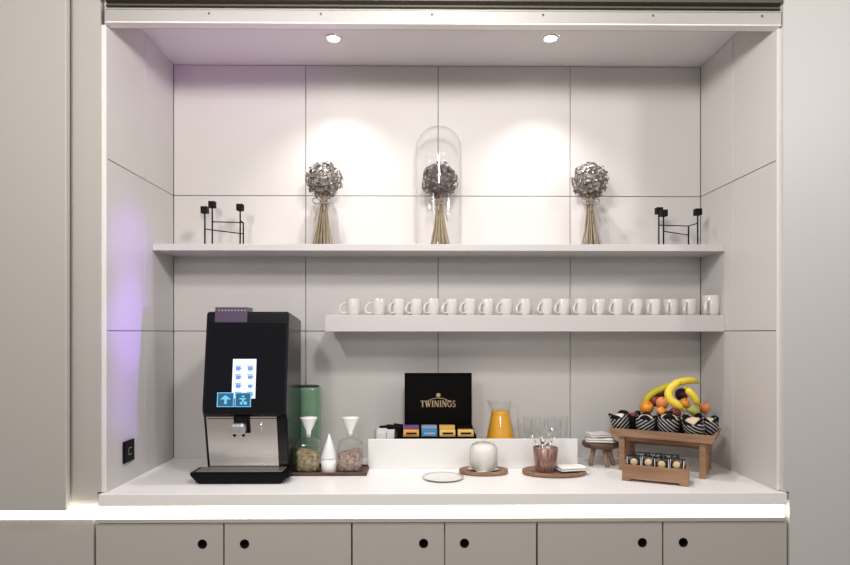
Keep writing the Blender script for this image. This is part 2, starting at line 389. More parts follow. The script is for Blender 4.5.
# wall socket
c = hit(127.5, 451, Vector((XL, 0, 0)), Vector((1, 0, 0)))
t = thing('wall_socket', 'small black socket plate low on the left niche wall', 'socket', (XL, c.y, c.z - .04))
bm = NB(); box(bm, XL + .0005, XL + .009, c.y - .042, c.y + .042, c.z - .042, c.z + .042, .004); obj('plate', bm, M['black'], t)
bm = NB()
for a in ((-.013, -.010, -.014, .014), (-.013, .013, .011, .014), (-.013, .013, -.014, -.011)): box(bm, XL + .0085, XL + .0100, c.y + a[0], c.y + a[1], c.z + a[2], c.z + a[3])
obj('symbol', bm, M['chrome'], t)

# ================================================================== SHELVES
SY = -0.222
bm = NB(); box(bm, XL + .0005, XR - .0005, SY, -0.0005, 1.810, 1.838, .0012); t = obj('wall_shelf', bm, M['shelf'], loc=(0, -.1, 1.81))
tag(t, 'long thin upper wall shelf carrying the dried bouquets', 'shelf')
bm = NB(); box(bm, X(325, SY), XR - .0005, SY, -0.0005, 1.472, 1.541, .0012); t = obj('wall_shelf', bm, M['shelf'], loc=(.4, -.1, 1.472))
tag(t, 'shorter thick lower wall shelf carrying the row of cups', 'shelf')

# ---- cups
def make_cup():
    t = thing('coffee_cup', 'x', 'cup', (0, 0, 0), group='white cups on the lower shelf')
    bm = NB(); r = .0275; h = .066
    lathe(bm, [(0, .003), (.019, .003), (.020, 0), (.0225, .002), (.0255, .010), (.027, .03), (r, h - .002), (r - .0008, h), (r - .0025, h - .001), (r - .004, .03), (.020, .008), (0, .007)], seg=36)
    obj('body', bm, M['porcelain'], t, local=True)
    bm = NB(); tube(bm, spline([(-.0262, 0, .050), (-.038, 0, .047), (-.050, 0, .034), (-.052, 0, .018), (-.040, 0, .009), (-.0245, 0, .012)], 18), .0045, 10)
    obj('handle', bm, M['porcelain'], t, local=True); return t
cup = make_cup(); cup.scale = (1.14, 1.14, 1.09)
cx = [353.5, 379, 398.5, 416, 433, 451.5, 469.5, 487.5, 505.5, 524.5, 546, 563, 580.5, 598.5, 616.5, 635.5, 653, 671, 689, 711]
ordw = ['leftmost', 'second', 'third', 'fourth', 'fifth', 'sixth', 'seventh', 'eighth', 'ninth', 'tenth', 'eleventh', 'twelfth', 'thirteenth', 'fourteenth', 'fifteenth', 'sixteenth', 'seventeenth', 'eighteenth', 'nineteenth']
for i, px in enumerate(cx):
    Y = -.135 if i < 19 else -.160
    Y += [0, .012][i % 2] if 1 < i < 18 else 0
    p = Vector((X(px, Y), Y, 1.5412)); rz = R(random.uniform(-5, 5)) + (R(48) if i > 1 else R(10))
    lab = ('white cup at the far left end of the row on the lower shelf' if i == 0 else
           'larger white cup at the far right end of the row, beside the side wall' if i == 19 else
           'white cup on the lower shelf, %s from the left end of the row' % ordw[i])
    if i == 0: cup.location = p; cup.rotation_euler[2] = rz; cup['label'] = lab; o = cup
    else: o = dup(cup, p, rz, lab)
    if i == 19: o.scale = (1.32, 1.32, 1.3)

# ---- candle holders
def candle_holder(lab, A, B, E, Cc, hA, hB, hC, z1, z2, grp='black candle holders'):
    z0 = 1.8382
    base = (B[0] + (E[0] - B[0]) / 2, (A[1] + B[1]) / 2, z0)
    t = thing('candle_holder', lab, 'candle holder', base, group=grp)
    r = .0034
    for p, h in ((A, hA), (B, hB), (Cc, hC)):
        bm = NB(); tube(bm, [(p[0], p[1], z0), (p[0], p[1], h - .012)], r, 8); obj('post', bm, M['iron'], t)
        bm = NB(); s = .0140; box(bm, p[0] - s, p[0] + s, p[1] - s, p[1] + s, h - s, h + s, .0015)
        obj('candle_cup', bm, M['iron'], t)
    bm = NB(); tube(bm, [(E[0], E[1], z0), (E[0], E[1], z1 + .001)], r, 8); obj('post', bm, M['iron'], t)
    for p, q, z in ((B, E, z1), (A, E, z2), (E, Cc, z1)):
        bm = NB(); tube(bm, [(p[0], p[1], z), (q[0], q[1], z)], .0023, 8); obj('crossbar', bm, M['iron'], t)
def XY(px, Y): return (X(px, Y), Y)
candle_holder('black angular candle holder at the left end of the upper shelf', XY(204.8, -.19), XY(212.3, -.08), XY(243.3, -.06), XY(240.2, -.12), 1.985, 2.030, 2.010, 1.955, 1.905)
candle_holder('black angular candle holder at the right end of the upper shelf', XY(663.5, -.18), XY(658.8, -.10), XY(688.6, -.08), XY(697.7, -.15), 1.977, 2.003, 1.988, 1.940, 1.900)

# ---- bouquets
def petal_mesh(bm, mt, s):
    """one cupped floret of four petals"""
    for k in range(4):
        a = k * math.pi / 2; d = Vector((math.cos(a), math.sin(a), 0)); n = Vector((-d.y, d.x, 0)); up = Vector((0, 0, 1))
        P = [Vector((0, 0, 0)), d * .5 * s + n * .42 * s + up * .16 * s, d * 1.0 * s + up * .45 * s, d * .5 * s - n * .42 * s + up * .16 * s, d * .55 * s + up * .05 * s]
        v = [bm.verts.new(mt @ p) for p in P]
        for f in ((0, 1, 4), (1, 2, 4), (2, 3, 4), (3, 0, 4)): bm.faces.new([v[i] for i in f])
def bouquet(px, lab, headmat, side, rs):
    Y = -.115; z0 = 1.8384; rnd = random.Random(rs)
    x = X(px, Y); t = thing('dried_bouquet', lab, 'bouquet', (x, Y, z0), group='dried bouquets on the upper shelf')
    zh = 1.47 + (332 - 180.5) * 2.685 / F; rh = .080
    bm = NB(); sphere(bm, (x, Y, zh), rh * .80, seg=20)
    N = 230
    for i in range(N):
        zz = 1 - 2 * (i + .5) / N; a = i * 2.39996 + rnd.uniform(-.1, .1); q = math.sqrt(1 - zz * zz)
        n = Vector((q * math.cos(a), q * math.sin(a), zz)); n = (n + Vector([rnd.uniform(-.22, .22) for _ in range(3)])).normalized()
        mt = Matrix.Translation(Vector((x, Y, zh)) + n * rh * rnd.uniform(.78, .98)) @ n.to_track_quat('Z', 'Y').to_matrix().to_4x4() @ Matrix.Rotation(rnd.uniform(0, 6.28), 4, 'Z') @ Matrix.Rotation(rnd.uniform(-.35, .35), 4, 'X')
        petal_mesh(bm, mt, rnd.uniform(.010, .0145))
    obj('flower_head', bm, headmat, t)
    zn = 1.47 + (332 - 203) * 2.685 / F
    for k in range(26):
        a = k * 2.39996; q = math.sqrt((k + .5) / 26)
        bx, by = math.cos(a) * q, math.sin(a) * q
        bm = NB(); tube(bm, spline([(x + bx * .014, Y + by * .014, zn + .05), (x + bx * .013, Y + by * .013, zn), (x + bx * .024 + .002 * side, Y + by * .024, zn - .09), (x + bx * .047 + .004 * side, Y + by * .038, z0 + .0008)], 8), .0028, 6)
        obj('stem', bm, M['stem'], t)
    bm = NB(); lathe(bm, [(.0155, -.008), (.0185, -.006), (.019, 0), (.0185, .006), (.0155, .008)], x, Y, zn, 20)
    f = -1
    for s, L in ((-1, .046), (1, .034)):
        tube(bm, spline([(x, Y - .02, zn), (x + s * L * .7, Y - .026, zn + .014), (x + s * L, Y - .026, zn + .004), (x + s * L * .6, Y - .026, zn - .011), (x, Y - .021, zn)], 16), .0052, 8, flat=.45)
    tube(bm, spline([(x, Y - .021, zn), (x + side * .018, Y - .034, zn - .03), (x + side * .034, Y - .040, zn - .085)], 10), .0036, 8, flat=.45)
    tube(bm, spline([(x, Y - .021, zn), (x - side * .006, Y - .03, zn - .02), (x - side * .004, Y - .034, zn - .04)], 8), .0036, 8, flat=.45)
    obj('ribbon', bm, M['ribbon'], t); return x, Y
bouquet(324, 'silvery dried flower bouquet standing free, left of the glass dome', M['petal'], -1, 1)
xb2, yb2 = bouquet(439.5, 'dark dried flower bouquet under the tall glass dome', M['petal_dark'], 1, 2)
bouquet(590, 'silvery dried flower bouquet at the right of the upper shelf', M['petal'], 1, 3)
# glass dome
t = thing('glass_dome', 'tall clear glass dome covering the middle dried bouquet', 'glass dome', (xb2 - .004, yb2, 1.8384))
bm = NB(); ro = .1005; zt = 2.366 - 1.8384; wv = .003
prof = [(ro, .0003)] + [(ro, zt - ro)] + [(ro * math.cos(a * math.pi / 24), zt - ro + ro * math.sin(a * math.pi / 24)) for a in range(1, 12)] + [(0, zt)]
inn = [(0, zt - wv)] + [((ro - wv) * math.cos(a * math.pi / 24), zt - ro + (ro - wv) * math.sin(a * math.pi / 24)) for a in range(11, 0, -1)] + [(ro - wv, zt - ro), (ro - wv, .0003), (ro, .0003)]
lathe(bm, prof + inn, xb2 - .004, yb2, 1.8384, 56); obj('dome', bm, M['dome'], t)

# ================================================================== COFFEE MACHINE
mx0, mx1 = -.822, -.5035
t = thing('coffee_machine', 'tall black touchscreen coffee machine with steel front', 'coffee machine', ((mx0 + mx1) / 2, -.3, ZC + .0005))
zb = ZC + .0005
prof = [(-.155, zb), (-.384, zb), (-.386, .95), (-.428, 1.140), (-.452, 1.158), (-.452, 1.18), (-.404, 1.545), (-.396, 1.549), (-.165, 1.524), (-.155, 1.515)]
bm = NB(); prism(bm, prof, 'x', mx0, mx1)
bmesh.ops.bevel(bm, geom=[e for e in bm.edges if abs(e.verts[0].co.x - e.verts[1].co.x) < 1e-5], offset=.006, segments=3, affect='EDGES')
obj('housing', bm, M['side'], t)
P0 = Vector((0, -.4535, 1.17)); d = Vector((0, .048, .365)).normalized(); NF = Vector((0, -d.z, d.y))
def facequad(bm, px0, py0, px1, py1, off, th=.0006, p0=None, n=None):
    p0 = p0 or P0; n = n or NF
    q = [hit(px0, py0, p0 + n * off, n), hit(px1, py0, p0 + n * off, n), hit(px1, py1, p0 + n * off, n), hit(px0, py1, p0 + n * off, n)]
    # square up in x
    xl = (q[0].x + q[3].x) / 2; xr = (q[1].x + q[2].x) / 2
    q = [Vector((xl, q[0].y, q[0].z)), Vector((xr, q[1].y, q[1].z)), Vector((xr, q[2].y, q[2].z)), Vector((xl, q[3].y, q[3].z))]
    A = [bm.verts.new(p) for p in q]; B = [bm.verts.new(p - n * th) for p in q]
    bm.faces.new(A); bm.faces.new(B[::-1])
    for i in range(4): bm.faces.new((A[i], B[i], B[(i + 1) % 4], A[(i + 1) % 4]))
bm = NB(); facequad(bm, 206.8, 324, 284.5, 412, .0035, .004); fp = obj('front_glass', bm, M['gloss'], t)
bm = NB(); facequad(bm, 207.6, 313.5, 286, 323.4, .0035, .004); obj('top_band', bm, M['black'], t)
bm = NB(); facequad(bm, 232.3, 359, 255.8, 398.5, .0042); sc = obj('touchscreen', bm, M['screenw'], t); sc['label'] = 'lit white and blue touchscreen'
bm = NB(); facequad(bm, 244, 378, 254, 388, .0046, .0003); obj('highlight_tile', bm, M['screen_glow'], sc)
for r_ in range(4):
    for c_ in range(2):
        ix, iy = 238 + c_ * 12, 368 + r_ * 8.7
        bm = NB(); facequad(bm, ix - 2.2, iy - 1.2, ix + 2.2, iy + 2.6, .0050, .0003); facequad(bm, ix - 3.2, iy - 2.4, ix + 3.2, iy - 1.6, .0050, .0003)
        facequad(bm, ix + 2.3, iy - .6, ix + 3.3, iy + 1.2, .0050, .0003)
        obj('icon', bm, M['screen_icon'], sc)
for a, b in ((217, 234), (234.8, 251)):
    bm = NB(); facequad(bm, a, 392.5, b, 407, .0053, .0004); k = obj('key', bm, M['teal'], t); k['label'] = 'teal outlined touch key'
    bm = NB()
    facequad(bm, a, 392.5, b, 393.3, .0058, .0004); facequad(bm, a, 406.3, b, 407, .0058, .0004); facequad(bm, a, 392.5, a + .9, 407, .0058, .0004); facequad(bm, b - .9, 392.5, b, 407, .0058, .0004)
    m_ = (a + b) / 2
    if a < 220:
        facequad(bm, m_ - 1.3, 399, m_ + 1.3, 404, .0058, .0004)
        for s in range(5): facequad(bm, m_ - 1 - s, 395.4 + s * .8, m_ + 1 + s, 396.2 + s * .8, .0058, .0004)
    else:
        facequad(bm, m_ - 1, 395.5, m_ + 1.5, 397, .0058, .0004); facequad(bm, m_ - 3.5, 398, m_ + 3, 399.4, .0058, .0004)
        facequad(bm, m_ - 1, 399, m_ + 1, 402, .0058, .0004); facequad(bm, m_ - 3, 402, m_ - .5, 404.5, .0058, .0004); facequad(bm, m_ + .8, 401.6, m_ + 4, 404.6, .0058, .0004)
    obj('key_symbol', bm, M['teal_line'], k)
bm = NB(); xh0, xh1 = X(215, -.41), X(247.3, -.41)
prism(bm, [(-.4135, 1.508), (-.4065, 1.566), (-.33, 1.566), (-.33, 1.5435), (-.396, 1.5505), (-.4088, 1.5455), (-.4135, 1.5080)][:6], 'x', xh0, xh1); hp = obj('bean_lid', bm, M['purple'], t)
hp['label'] = 'plastic lid on top with purple reflected light in its colour'
bm = NB()
for k in range(9): box(bm, xh0 + .012 + k * .0125, xh0 + .019 + k * .0125, -.4105, -.4088, 1.551, 1.556)
obj('lid_ridge', bm, M['steel'], hp)
# steel front and outlet
P1 = Vector((0, -.407, 1.045)); d1 = Vector((0, -.042, .19)).normalized(); N1 = Vector((0, -d1.z, d1.y))
bm = NB(); facequad(bm, 208, 414.5, 277.6, 466.5, .006, .012, P1, N1); st = obj('steel_front', bm, M['steel'], t)
bm = NB(); facequad(bm, 208, 418.2, 277.3, 418.9, .0064, .0008, P1, N1); obj('seam', bm, M['black'], st)
bm = NB(); facequad(bm, 234, 416, 249.7, 433, .012, .006, P1, N1); rc = obj('outlet_housing', bm, M['black'], t)
a = hit(230.8, 423, P1 + N1 * .03, N1); b = hit(246.5, 433.5, P1 + N1 * .03, N1)
bm = NB(); box(bm, a.x, b.x, a.y - .022, a.y + .022, b.z, a.z, .012, 4); o = obj('spout', bm, M['steel'], t); o['label'] = 'chrome drink outlet'
bm = NB()
for px in (234.5, 243.5):
    q = hit(px, 435.5, P1 + N1 * .032, N1); lathe(bm, [(0, -.004), (.005, -.004), (.006, .004), (0, .004)], q.x, q.y, q.z, 14)
obj('nozzle', bm, M['black'], t)
q = hit(260.7, 428, P1 + N1 * .014, N1)
bm = NB(); tube(bm, spline([(q.x, q.y + .006, q.z + .014), (q.x, q.y, q.z + .010), (q.x, q.y - .002, q.z), (q.x - .001, q.y - .001, q.z - .014)], 10), [.0075, .0075, .007, .0065, .006, .0055, .005, .0045, .004, .0038, .0035], 12); o = obj('hot_water_spout', bm, M['chrome'], t)
# drip tray
bm = NB(); tx0, tx1 = -.858, -.484
prism(bm, [(tx0, .944), (tx0, .934), (-.826, zb), (-.520, zb), (tx1, .934), (tx1, .944)], 'y', -.488, -.3875)
bmesh.ops.bevel(bm, geom=bm.edges[:], offset=.004, segments=2, affect='EDGES'); dt = obj('drip_tray', bm, M['black'], t)
bm = NB(); box(bm, tx0 + .022, tx1 - .030, -.480, -.396, .9442, .9462, .0008, 1); g = obj('grate', bm, M['grate'], t)
bm = NB()
for k in range(24): xx = tx0 + .03 + k * .0132; box(bm, xx, xx + .003, -.474, -.402, .9463, .9468)
obj('slot', bm, M['black'], g)

# ================================================================== LEFT COUNTER THINGS
def on_c(px, py, z=ZC): return on(px, py, z)
p = Vector((X(307.5, -.088), -.088, ZC + .0003)); rr = 13.6 * 2.71 / F; hh = 1.47 - 54 * 2.71 / F - ZC
t = thing('green_canister', 'tall green glazed canister behind the left glass bottle', 'canister', p)
bm = NB(); lathe(bm, [(0, 0), (rr * .94, 0), (rr, .006), (rr, hh - .022), (rr * .985, hh - .008), (rr * .92, hh - .002), (rr * .86, hh - .004), (rr * .86, hh - .03), (0, hh - .03)], *p, 44); obj('body', bm, M['green'], t)
bm = NB(); lathe(bm, [(rr * .87, hh + .001), (rr * .80, hh + .0025), (0, hh + .0025), (0, hh - .002), (rr * .87, hh - .002)], *p, 44); obj('lid', bm, M['black'], t)

TYf = on(330, 476.2, ZC).y; TYb = TYf + .150
tl = X(289.2, TYf); tr = X(366.5, TYf)
t = thing('serving_tray', 'small dark brown tray holding two glass bottles and a white cone jar', 'tray', ((tl + tr) / 2, (TYf + TYb) / 2, ZC + .0003))
bm = NB(); z = ZC + .0003
box(bm, tl, tr, TYf, TYb, z, z + .007, .001, 1)
for a in ((tl, tr, TYf, TYf + .005), (tl, tr, TYb - .005, TYb), (tl, tl + .005, TYf, TYb), (tr - .005, tr, TYf, TYb)): box(bm, *a, z + .006, z + .014, .0015, 1)
obj('tray_base', bm, M['walnut'], t)
zt_ = z + .0073
def bottle(px, fill, lab, fl):
    Yc = TYf + .062; x = X(px, Yc); s = .049
    t = thing('glass_bottle', lab, 'bottle', (x, Yc, zt_), group='square glass bottles on the brown tray')
    def sq(a, r, z):
        # rounded square cross-section on the body, circle at the neck
        m = max(abs(math.cos(a)), abs(math.sin(a))); k = 1 if z < .115 else max(0, 1 - (z - .115) / .02)
        return r * (1 + k * (min(1 / m, 1.24) - 1)), z
    h = .130
    bm = NB(); w_ = .0025
    lathe(bm, [(0, 0), (s * .93, 0), (s, .006), (s, .108), (s * .93, .120), (s * .70, .128), (.017, .132), (.0145, .136), (.0145, .150), (.017, .152),
               (.012, .152), (.012, .136), (s * .68, .1245), (s * .92 - w_, .117), (s - w_, .106), (s - w_, .008), (s * .9 - w_, .005), (0, .005)], x, Yc, zt_, 48, fn=sq)
    obj('bottle_body', bm, M['glass'], t)
    bm = NB(); si = s - w_ - .0012
    def top(a, r, z):
        r2, z2 = sq(a, r, 0); return r2, z + (fl * .012 * math.cos(a) * (r / si) if z > .03 else 0)
    lathe(bm, [(0, .0065), (si * .93, .0065), (si, .010), (si, .072), (si * .9, .080), (si * .5, .083), (0, .084)], x, Yc, zt_, 48, fn=top)
    o = obj('contents', bm, fill, t)
    bm = NB(); lathe(bm, [(0, .138), (.0095, .138), (.0105, .156), (.009, .158), (.0345, .214), (.0345, .217), (0, .218)], x, Yc, zt_, 40)
    o = obj('stopper', bm, M['white'], t); o['label'] = 'white inverted cone stopper'
bottle(308.6, M['muesli'], 'square glass bottle of greenish brown flakes, beside the coffee machine', -1)
bottle(350.3, M['spice'], 'square glass bottle of pinkish flakes, beside the white box', 1)
Yc = TYf + .050; x = X(329.2, Yc)
t = thing('cone_jar', 'white round jar with pointed cone lid between the two glass bottles', 'jar', (x, Yc, zt_))
bm = NB(); lathe(bm, [(0, 0), (.030, 0), (.0315, .002), (.0315, .055), (0, .0555)], x, Yc, zt_, 40); obj('jar_body', bm, M['white'], t)
bm = NB(); lathe(bm, [(.0335, .056), (.0335, .058), (.0015, .152), (0, .153), ], x, Yc, zt_, 40); lathe(bm, [(.0335, .056), (0, .056)], x, Yc, zt_, 40); obj('cone_lid', bm, M['white'], t)

# ================================================================== WHITE RISER AND WHAT STANDS ON IT
RY = -.235; rx0, rx1 = X(368, RY), X(577.6, RY); RT_ = 1.024; RFZ = .985
bm = NB(); z = ZC + .0003
box(bm, rx0, rx1, RY, RY + .008, z, RT_, .001, 1); box(bm, rx0, rx1, RY + .0081, -.012, z, RFZ, .001, 1)
t = obj('display_riser', bm, M['white'], loc=((rx0 + rx1) / 2, -.13, z)); tag(t, 'long low white box raising the tea chest and juice jug', 'riser')
zr = RFZ + .0004
# tea chest
YL = -.105; lx0, lx1 = X(404.6, YL), X(471.6, YL); zl0, zl1 = 1.053, at(438, 373, YL).z
YB0 = -.222; bx0, bx1 = X(400.5, YB0), X(476.5, YB0)
t = thing('tea_chest', 'open black tea chest with gold lettering inside the raised lid', 'tea box', ((bx0 + bx1) / 2, -.17, zr))
bm = NB(); hB = RT_ + .014 - zr
box(bm, bx0, bx1, YB0, YL - .004, zr, zr + .005); box(bm, bx0, bx1, YB0, YB0 + .006, zr, zr + hB - .006, .001, 1); box(bm, bx0, bx1, YL - .010, YL - .004, zr, zr + hB + .012, .001, 1)
for xx in (bx0, bx1 - .006): box(bm, xx, xx + .006, YB0, YL - .004, zr, zr + hB, .001, 1)
obj('chest_base', bm, M['teabox'], t)
bm = NB(); wc = (bx1 - bx0 - .012) / 4
for k in range(1, 4): box(bm, bx0 + .006 + wc * k - .0015, bx0 + .006 + wc * k + .0015, YB0 + .006, YL - .010, zr + .005, zr + hB)
obj('divider', bm, M['teabox'], t)
bm = NB(); box(bm, lx0, lx1, YL, YL + .016, zl0 - .03, zl1, .002, 1)
ld = obj('lid', bm, M['teabox'], t)
bm = NB()
for a in ((lx0, lx1, zl1 - .006, zl1), (lx0, lx0 + .006, zl0, zl1), (lx1 - .006, lx1, zl0, zl1)): box(bm, a[0], a[1], YL - .008, YL - .0002, a[2], a[3], .001, 1)
obj('lid_rim', bm, M['teabox'], ld)
def stroke(bm, p, q, w, y, sc, ox, oz):
    a = Vector((ox + p[0] * sc, 0, oz + p[1] * sc)); b = Vector((ox + q[0] * sc, 0, oz + q[1] * sc)); d = (b - a)
    n = Vector((-d.z, 0, d.x)).normalized() * w * sc / 2
    vs_ = [a + n, a - n, b - n, b + n]; A = [bm.verts.new((v.x, y, v.z)) for v in vs_]; B = [bm.verts.new((v.x, y + .0006, v.z)) for v in vs_]
    bm.faces.new(A); bm.faces.new(B[::-1])
    for i in range(4): bm.faces.new((A[i], B[i], B[(i + 1) % 4], A[(i + 1) % 4]))
def arc(cx_, cz_, rx, rz, a0, a1, n=8): return [(cx_ + rx * math.cos(R(a0 + (a1 - a0) * k / n)), cz_ + rz * math.sin(R(a0 + (a1 - a0) * k / n))) for k in range(n + 1)]
T_, S_ = .20, .08
LET = {'T': (.78, [((.05, .96), (.73, .96), S_), ((.39, 0), (.39, 1), T_), ((.24, .04), (.54, .04), S_), ((.08, 1), (.08, .74), S_), ((.70, 1), (.70, .74), S_)]),
       'W': (1.12, [((.12, 1), (.34, 0), T_), ((.34, 0), (.55, .8), S_), ((.50, 1), (.76, 0), T_), ((.76, 0), (1.02, 1), S_), ((0, .96), (.24, .96), S_), ((.9, .96), (1.12, .96), S_)]),
       'I': (.40, [((.2, 0), (.2, 1), T_), ((.04, .04), (.36, .04), S_), ((.04, .96), (.36, .96), S_)]),
       'N': (.92, [((.16, 0), (.16, 1), .1), ((.16, 1), (.76, 0), T_), ((.76, 0), (.76, 1), .1), ((.02, .04), (.3, .04), S_), ((0, .96), (.22, .96), S_), ((.62, .96), (.9, .96), S_)]),
       'G': (.86, None), 'S': (.62, None)}
def poly(bm, pts, w, *a):
    for p, q in zip(pts, pts[1:]): stroke(bm, p, q, w, *a)
h_ = at(438, 400, YL).z - at(438, 406.5, YL).z; zt0 = at(438, 407, YL).z
tot = sum(LET[c][0] + .06 for c in 'TWININGS'); wx = X(456, YL) - X(420.5, YL); sx = wx / tot / h_
bm = NB(); ox = X(420.5, YL)
for ch in 'TWININGS':
    wd, st_ = LET[ch]; b3 = NB()
    if st_:
        for p_, q_, w_ in st_: stroke(b3, p_, q_, w_, 0, h_, 0, 0)
    elif ch == 'G':
        poly(b3, arc(.44, .5, .36, .46, 40, 320, 14), .14, 0, h_, 0, 0); stroke(b3, (.72, .1), (.72, .46), T_ * .8, 0, h_, 0, 0); stroke(b3, (.54, .46), (.86, .46), S_, 0, h_, 0, 0)
    else:
        poly(b3, arc(.31, .73, .21, .23, 20, 250, 9) , .12, 0, h_, 0, 0); poly(b3, arc(.31, .26, .23, .23, 100, -160, 9), .14, 0, h_, 0, 0); stroke(b3, (.22, .54), (.40, .46), .16, 0, h_, 0, 0)
    merge(bm, b3, Matrix.Translation((ox, YL - .0008, zt0)) @ Matrix.Diagonal((sx, 1, 1, 1))); ox += (wd + .06) * h_ * sx
o = obj('lettering', bm, M['gold'], ld); o['label'] = 'gold lettering reading TWININGS'
bm = NB(); c = at(438.3, 395.3, YL)
lathe(bm, [(0, 0), (.0095, 0), (.0095, .0006), (0, .0006)], seg=20, mt=Matrix.Translation((c.x, YL - .0008, c.z)) @ Matrix.Rotation(R(-90), 4, 'X'))
a = arc(c.x, c.z - .052, .062, .040, 150, 30, 12)
for p_, q_ in zip(a, a[1:]): stroke(bm, (p_[0] , p_[1]), (q_[0], q_[1]), .0022, YL - .0008, 1, 0, 0)
obj('crest', bm, M['gold'], ld)
# tea packets
tm = [('tea_purple', 'tea_orange', 'purple', 'orange'), ('tea_pale', 'tea_blue', 'pale blue', 'deep blue'), ('tea_yellow', 'tea_yellow', 'tan', 'yellow'), ('teabox', 'tea_yellow', 'black', 'yellow')]
cn = ['in the left compartment', 'in the second compartment', 'in the third compartment', 'in the right compartment']
for k in range(4):
    a = bx0 + .006 + wc * k + .005; b = a + wc - .010
    for j, (y0, dz, mi, ci) in enumerate(((YB0 + .0085, 0, 1, 3), (YB0 + .050, .012, 0, 2))):
        zz = zr + .0055; top = zr + hB + .020 + dz
        t = thing('tea_packet', '%s tea packets %s of the tea chest, %s row' % (tm[k][ci], cn[k], ('front', 'rear')[j]), 'tea packet', ((a + b) / 2, y0 + .015, zz), group='tea packets in the open chest')
        bm = NB(); box(bm, a, b, y0, y0 + .034, zz, top, .002, 2); o = obj('packet', bm, M[tm[k][mi]], t)
        if j == 0:
            bm = NB(); zc_ = top - .014; box(bm, a + .012, b - .010, y0 - .0005, y0 + .0002, zc_ - .004, zc_ + .004, .0002, 1); box(bm, a + .006, b - .004, y0 - .0005, y0 + .0002, zc_ - .0085, zc_ - .007); obj('print', bm, M['teabox'] if k != 1 else M['tea_pale'], t)
# sachet box
Yb = -.19; sx0, sx1 = X(374, Yb), X(397.5, Yb)
t = thing('acrylic_box', 'small clear box of sugar sachets left of the tea chest', 'box', ((sx0 + sx1) / 2, Yb + .04, zr))
bm = NB(); zt2 = at(380, 431, Yb).z
box(bm, sx0, sx1, Yb, Yb + .08, zr, zr + .0175); box(bm, sx0, sx1, Yb, Yb + .0025, zr, zt2); box(bm, sx0, sx1, Yb + .0775, Yb + .08, zr, zt2)
box(bm, sx0, sx0 + .0025, Yb, Yb + .08, zr, zt2); box(bm, sx1 - .0025, sx1, Yb, Yb + .08, zr, zt2)
obj('box_shell', bm, M['glass'], t)
def sachet(x, y, z, w, h, m, lab, rot, grp):
    t = thing('sugar_sachet', lab, 'sachet', (x, y, z), group=grp)
    bm = NB(); tb = bmesh.new(); bmesh.ops.create_grid(tb, x_segments=8, y_segments=10, size=.5)
    top = {}
    for sgn in (1, -1):
        vs_ = {}
        for v in tb.verts:
            u, vv = v.co.x * 2, v.co.y * 2; th = .0035 * max(0, (1 - u ** 4)) * max(0, 1 - vv ** 4) * sgn
            vs_[v] = bm.verts.new((v.co.x * w, th, (v.co.y + .5) * h))
        for f in tb.faces: bm.faces.new([vs_[v] for v in f.verts]).smooth = True
    tb.free(); bmesh.ops.remove_doubles(bm, verts=bm.verts[:], dist=.0002)
    o = obj('sachet_body', bm, m, t, local=True); t.rotation_euler = rot
for k in range(6):
    sachet(sx0 + .030 + (k % 2) * .034, Yb + .014 + k * .009, zr + .018, .046, .046 + .004 * (k % 3), M['cloth'], 'white paper sugar sachet in the clear box, %s row' % ['front', 'second', 'third', 'fourth', 'fifth', 'rearmost'][k], (R(-6), 0, R(6 - 5 * (k % 3))), 'sugar sachets in the clear box')
for k in range(3):
    sachet(sx0 + .045 + k * .024, Yb + .068 - .002 * k, zr + .018, .040, .062 + .004 * k, M['blackpaper'], 'black paper sachet standing in the clear box, %s of three' % ['left', 'middle', 'right'][k], (R(3), R(-6 + 7 * k), 0), 'black sachets in the clear box')

# juice jug
Yj = -.150; xj = X(500.5, Yj); hj = at(500, 401.5, Yj).z - zr
t = thing('juice_jug', 'clear glass jug of orange juice on the white box', 'jug', (xj, Yj, zr))
def jr(z):
    u = z / hj; return .066 - .024 * min(1, u / .72) ** 1.1 + (.007 * max(0, (u - .80) / .2) ** 1.4)
def spout(a, r, z):
    k = max(0, (z / hj - .80) / .2) * max(0, math.cos(a - math.pi)) ** 8; return r + .012 * k, z + .006 * k
bm = NB(); zs = [hj * i / 18 for i in range(19)]
lathe(bm, [(0, 0)] + [(jr(z), z) for z in zs] + [(jr(z) - .0028, max(z, .006)) for z in zs[::-1]] + [(0, .006)], xj, Yj, zr, 48, fn=spout); obj('jug_body', bm, M['glass'], t)
lv = at(500, 410.5, Yj).z - zr; zs2 = [.0068 + (lv - .0068) * i / 12 for i in range(13)]
bm = NB(); lathe(bm, [(0, zs2[0])] + [(jr(z) - .0034, z) for z in zs2] + [(0, lv)], xj, Yj, zr, 48); o = obj('juice', bm, M['juice'], t); o['label'] = 'orange juice'
bm = NB(); tube(bm, spline([(xj + jr(hj * .9) - .002, Yj, zr + hj * .88), (xj + .066, Yj, zr + hj * .90), (xj + .076, Yj, zr + hj * .70), (xj + .070, Yj, zr + hj * .42), (xj + jr(hj * .3) - .001, Yj, zr + hj * .28)], 20), .0055, 12); obj('handle', bm, M['glass'], t)

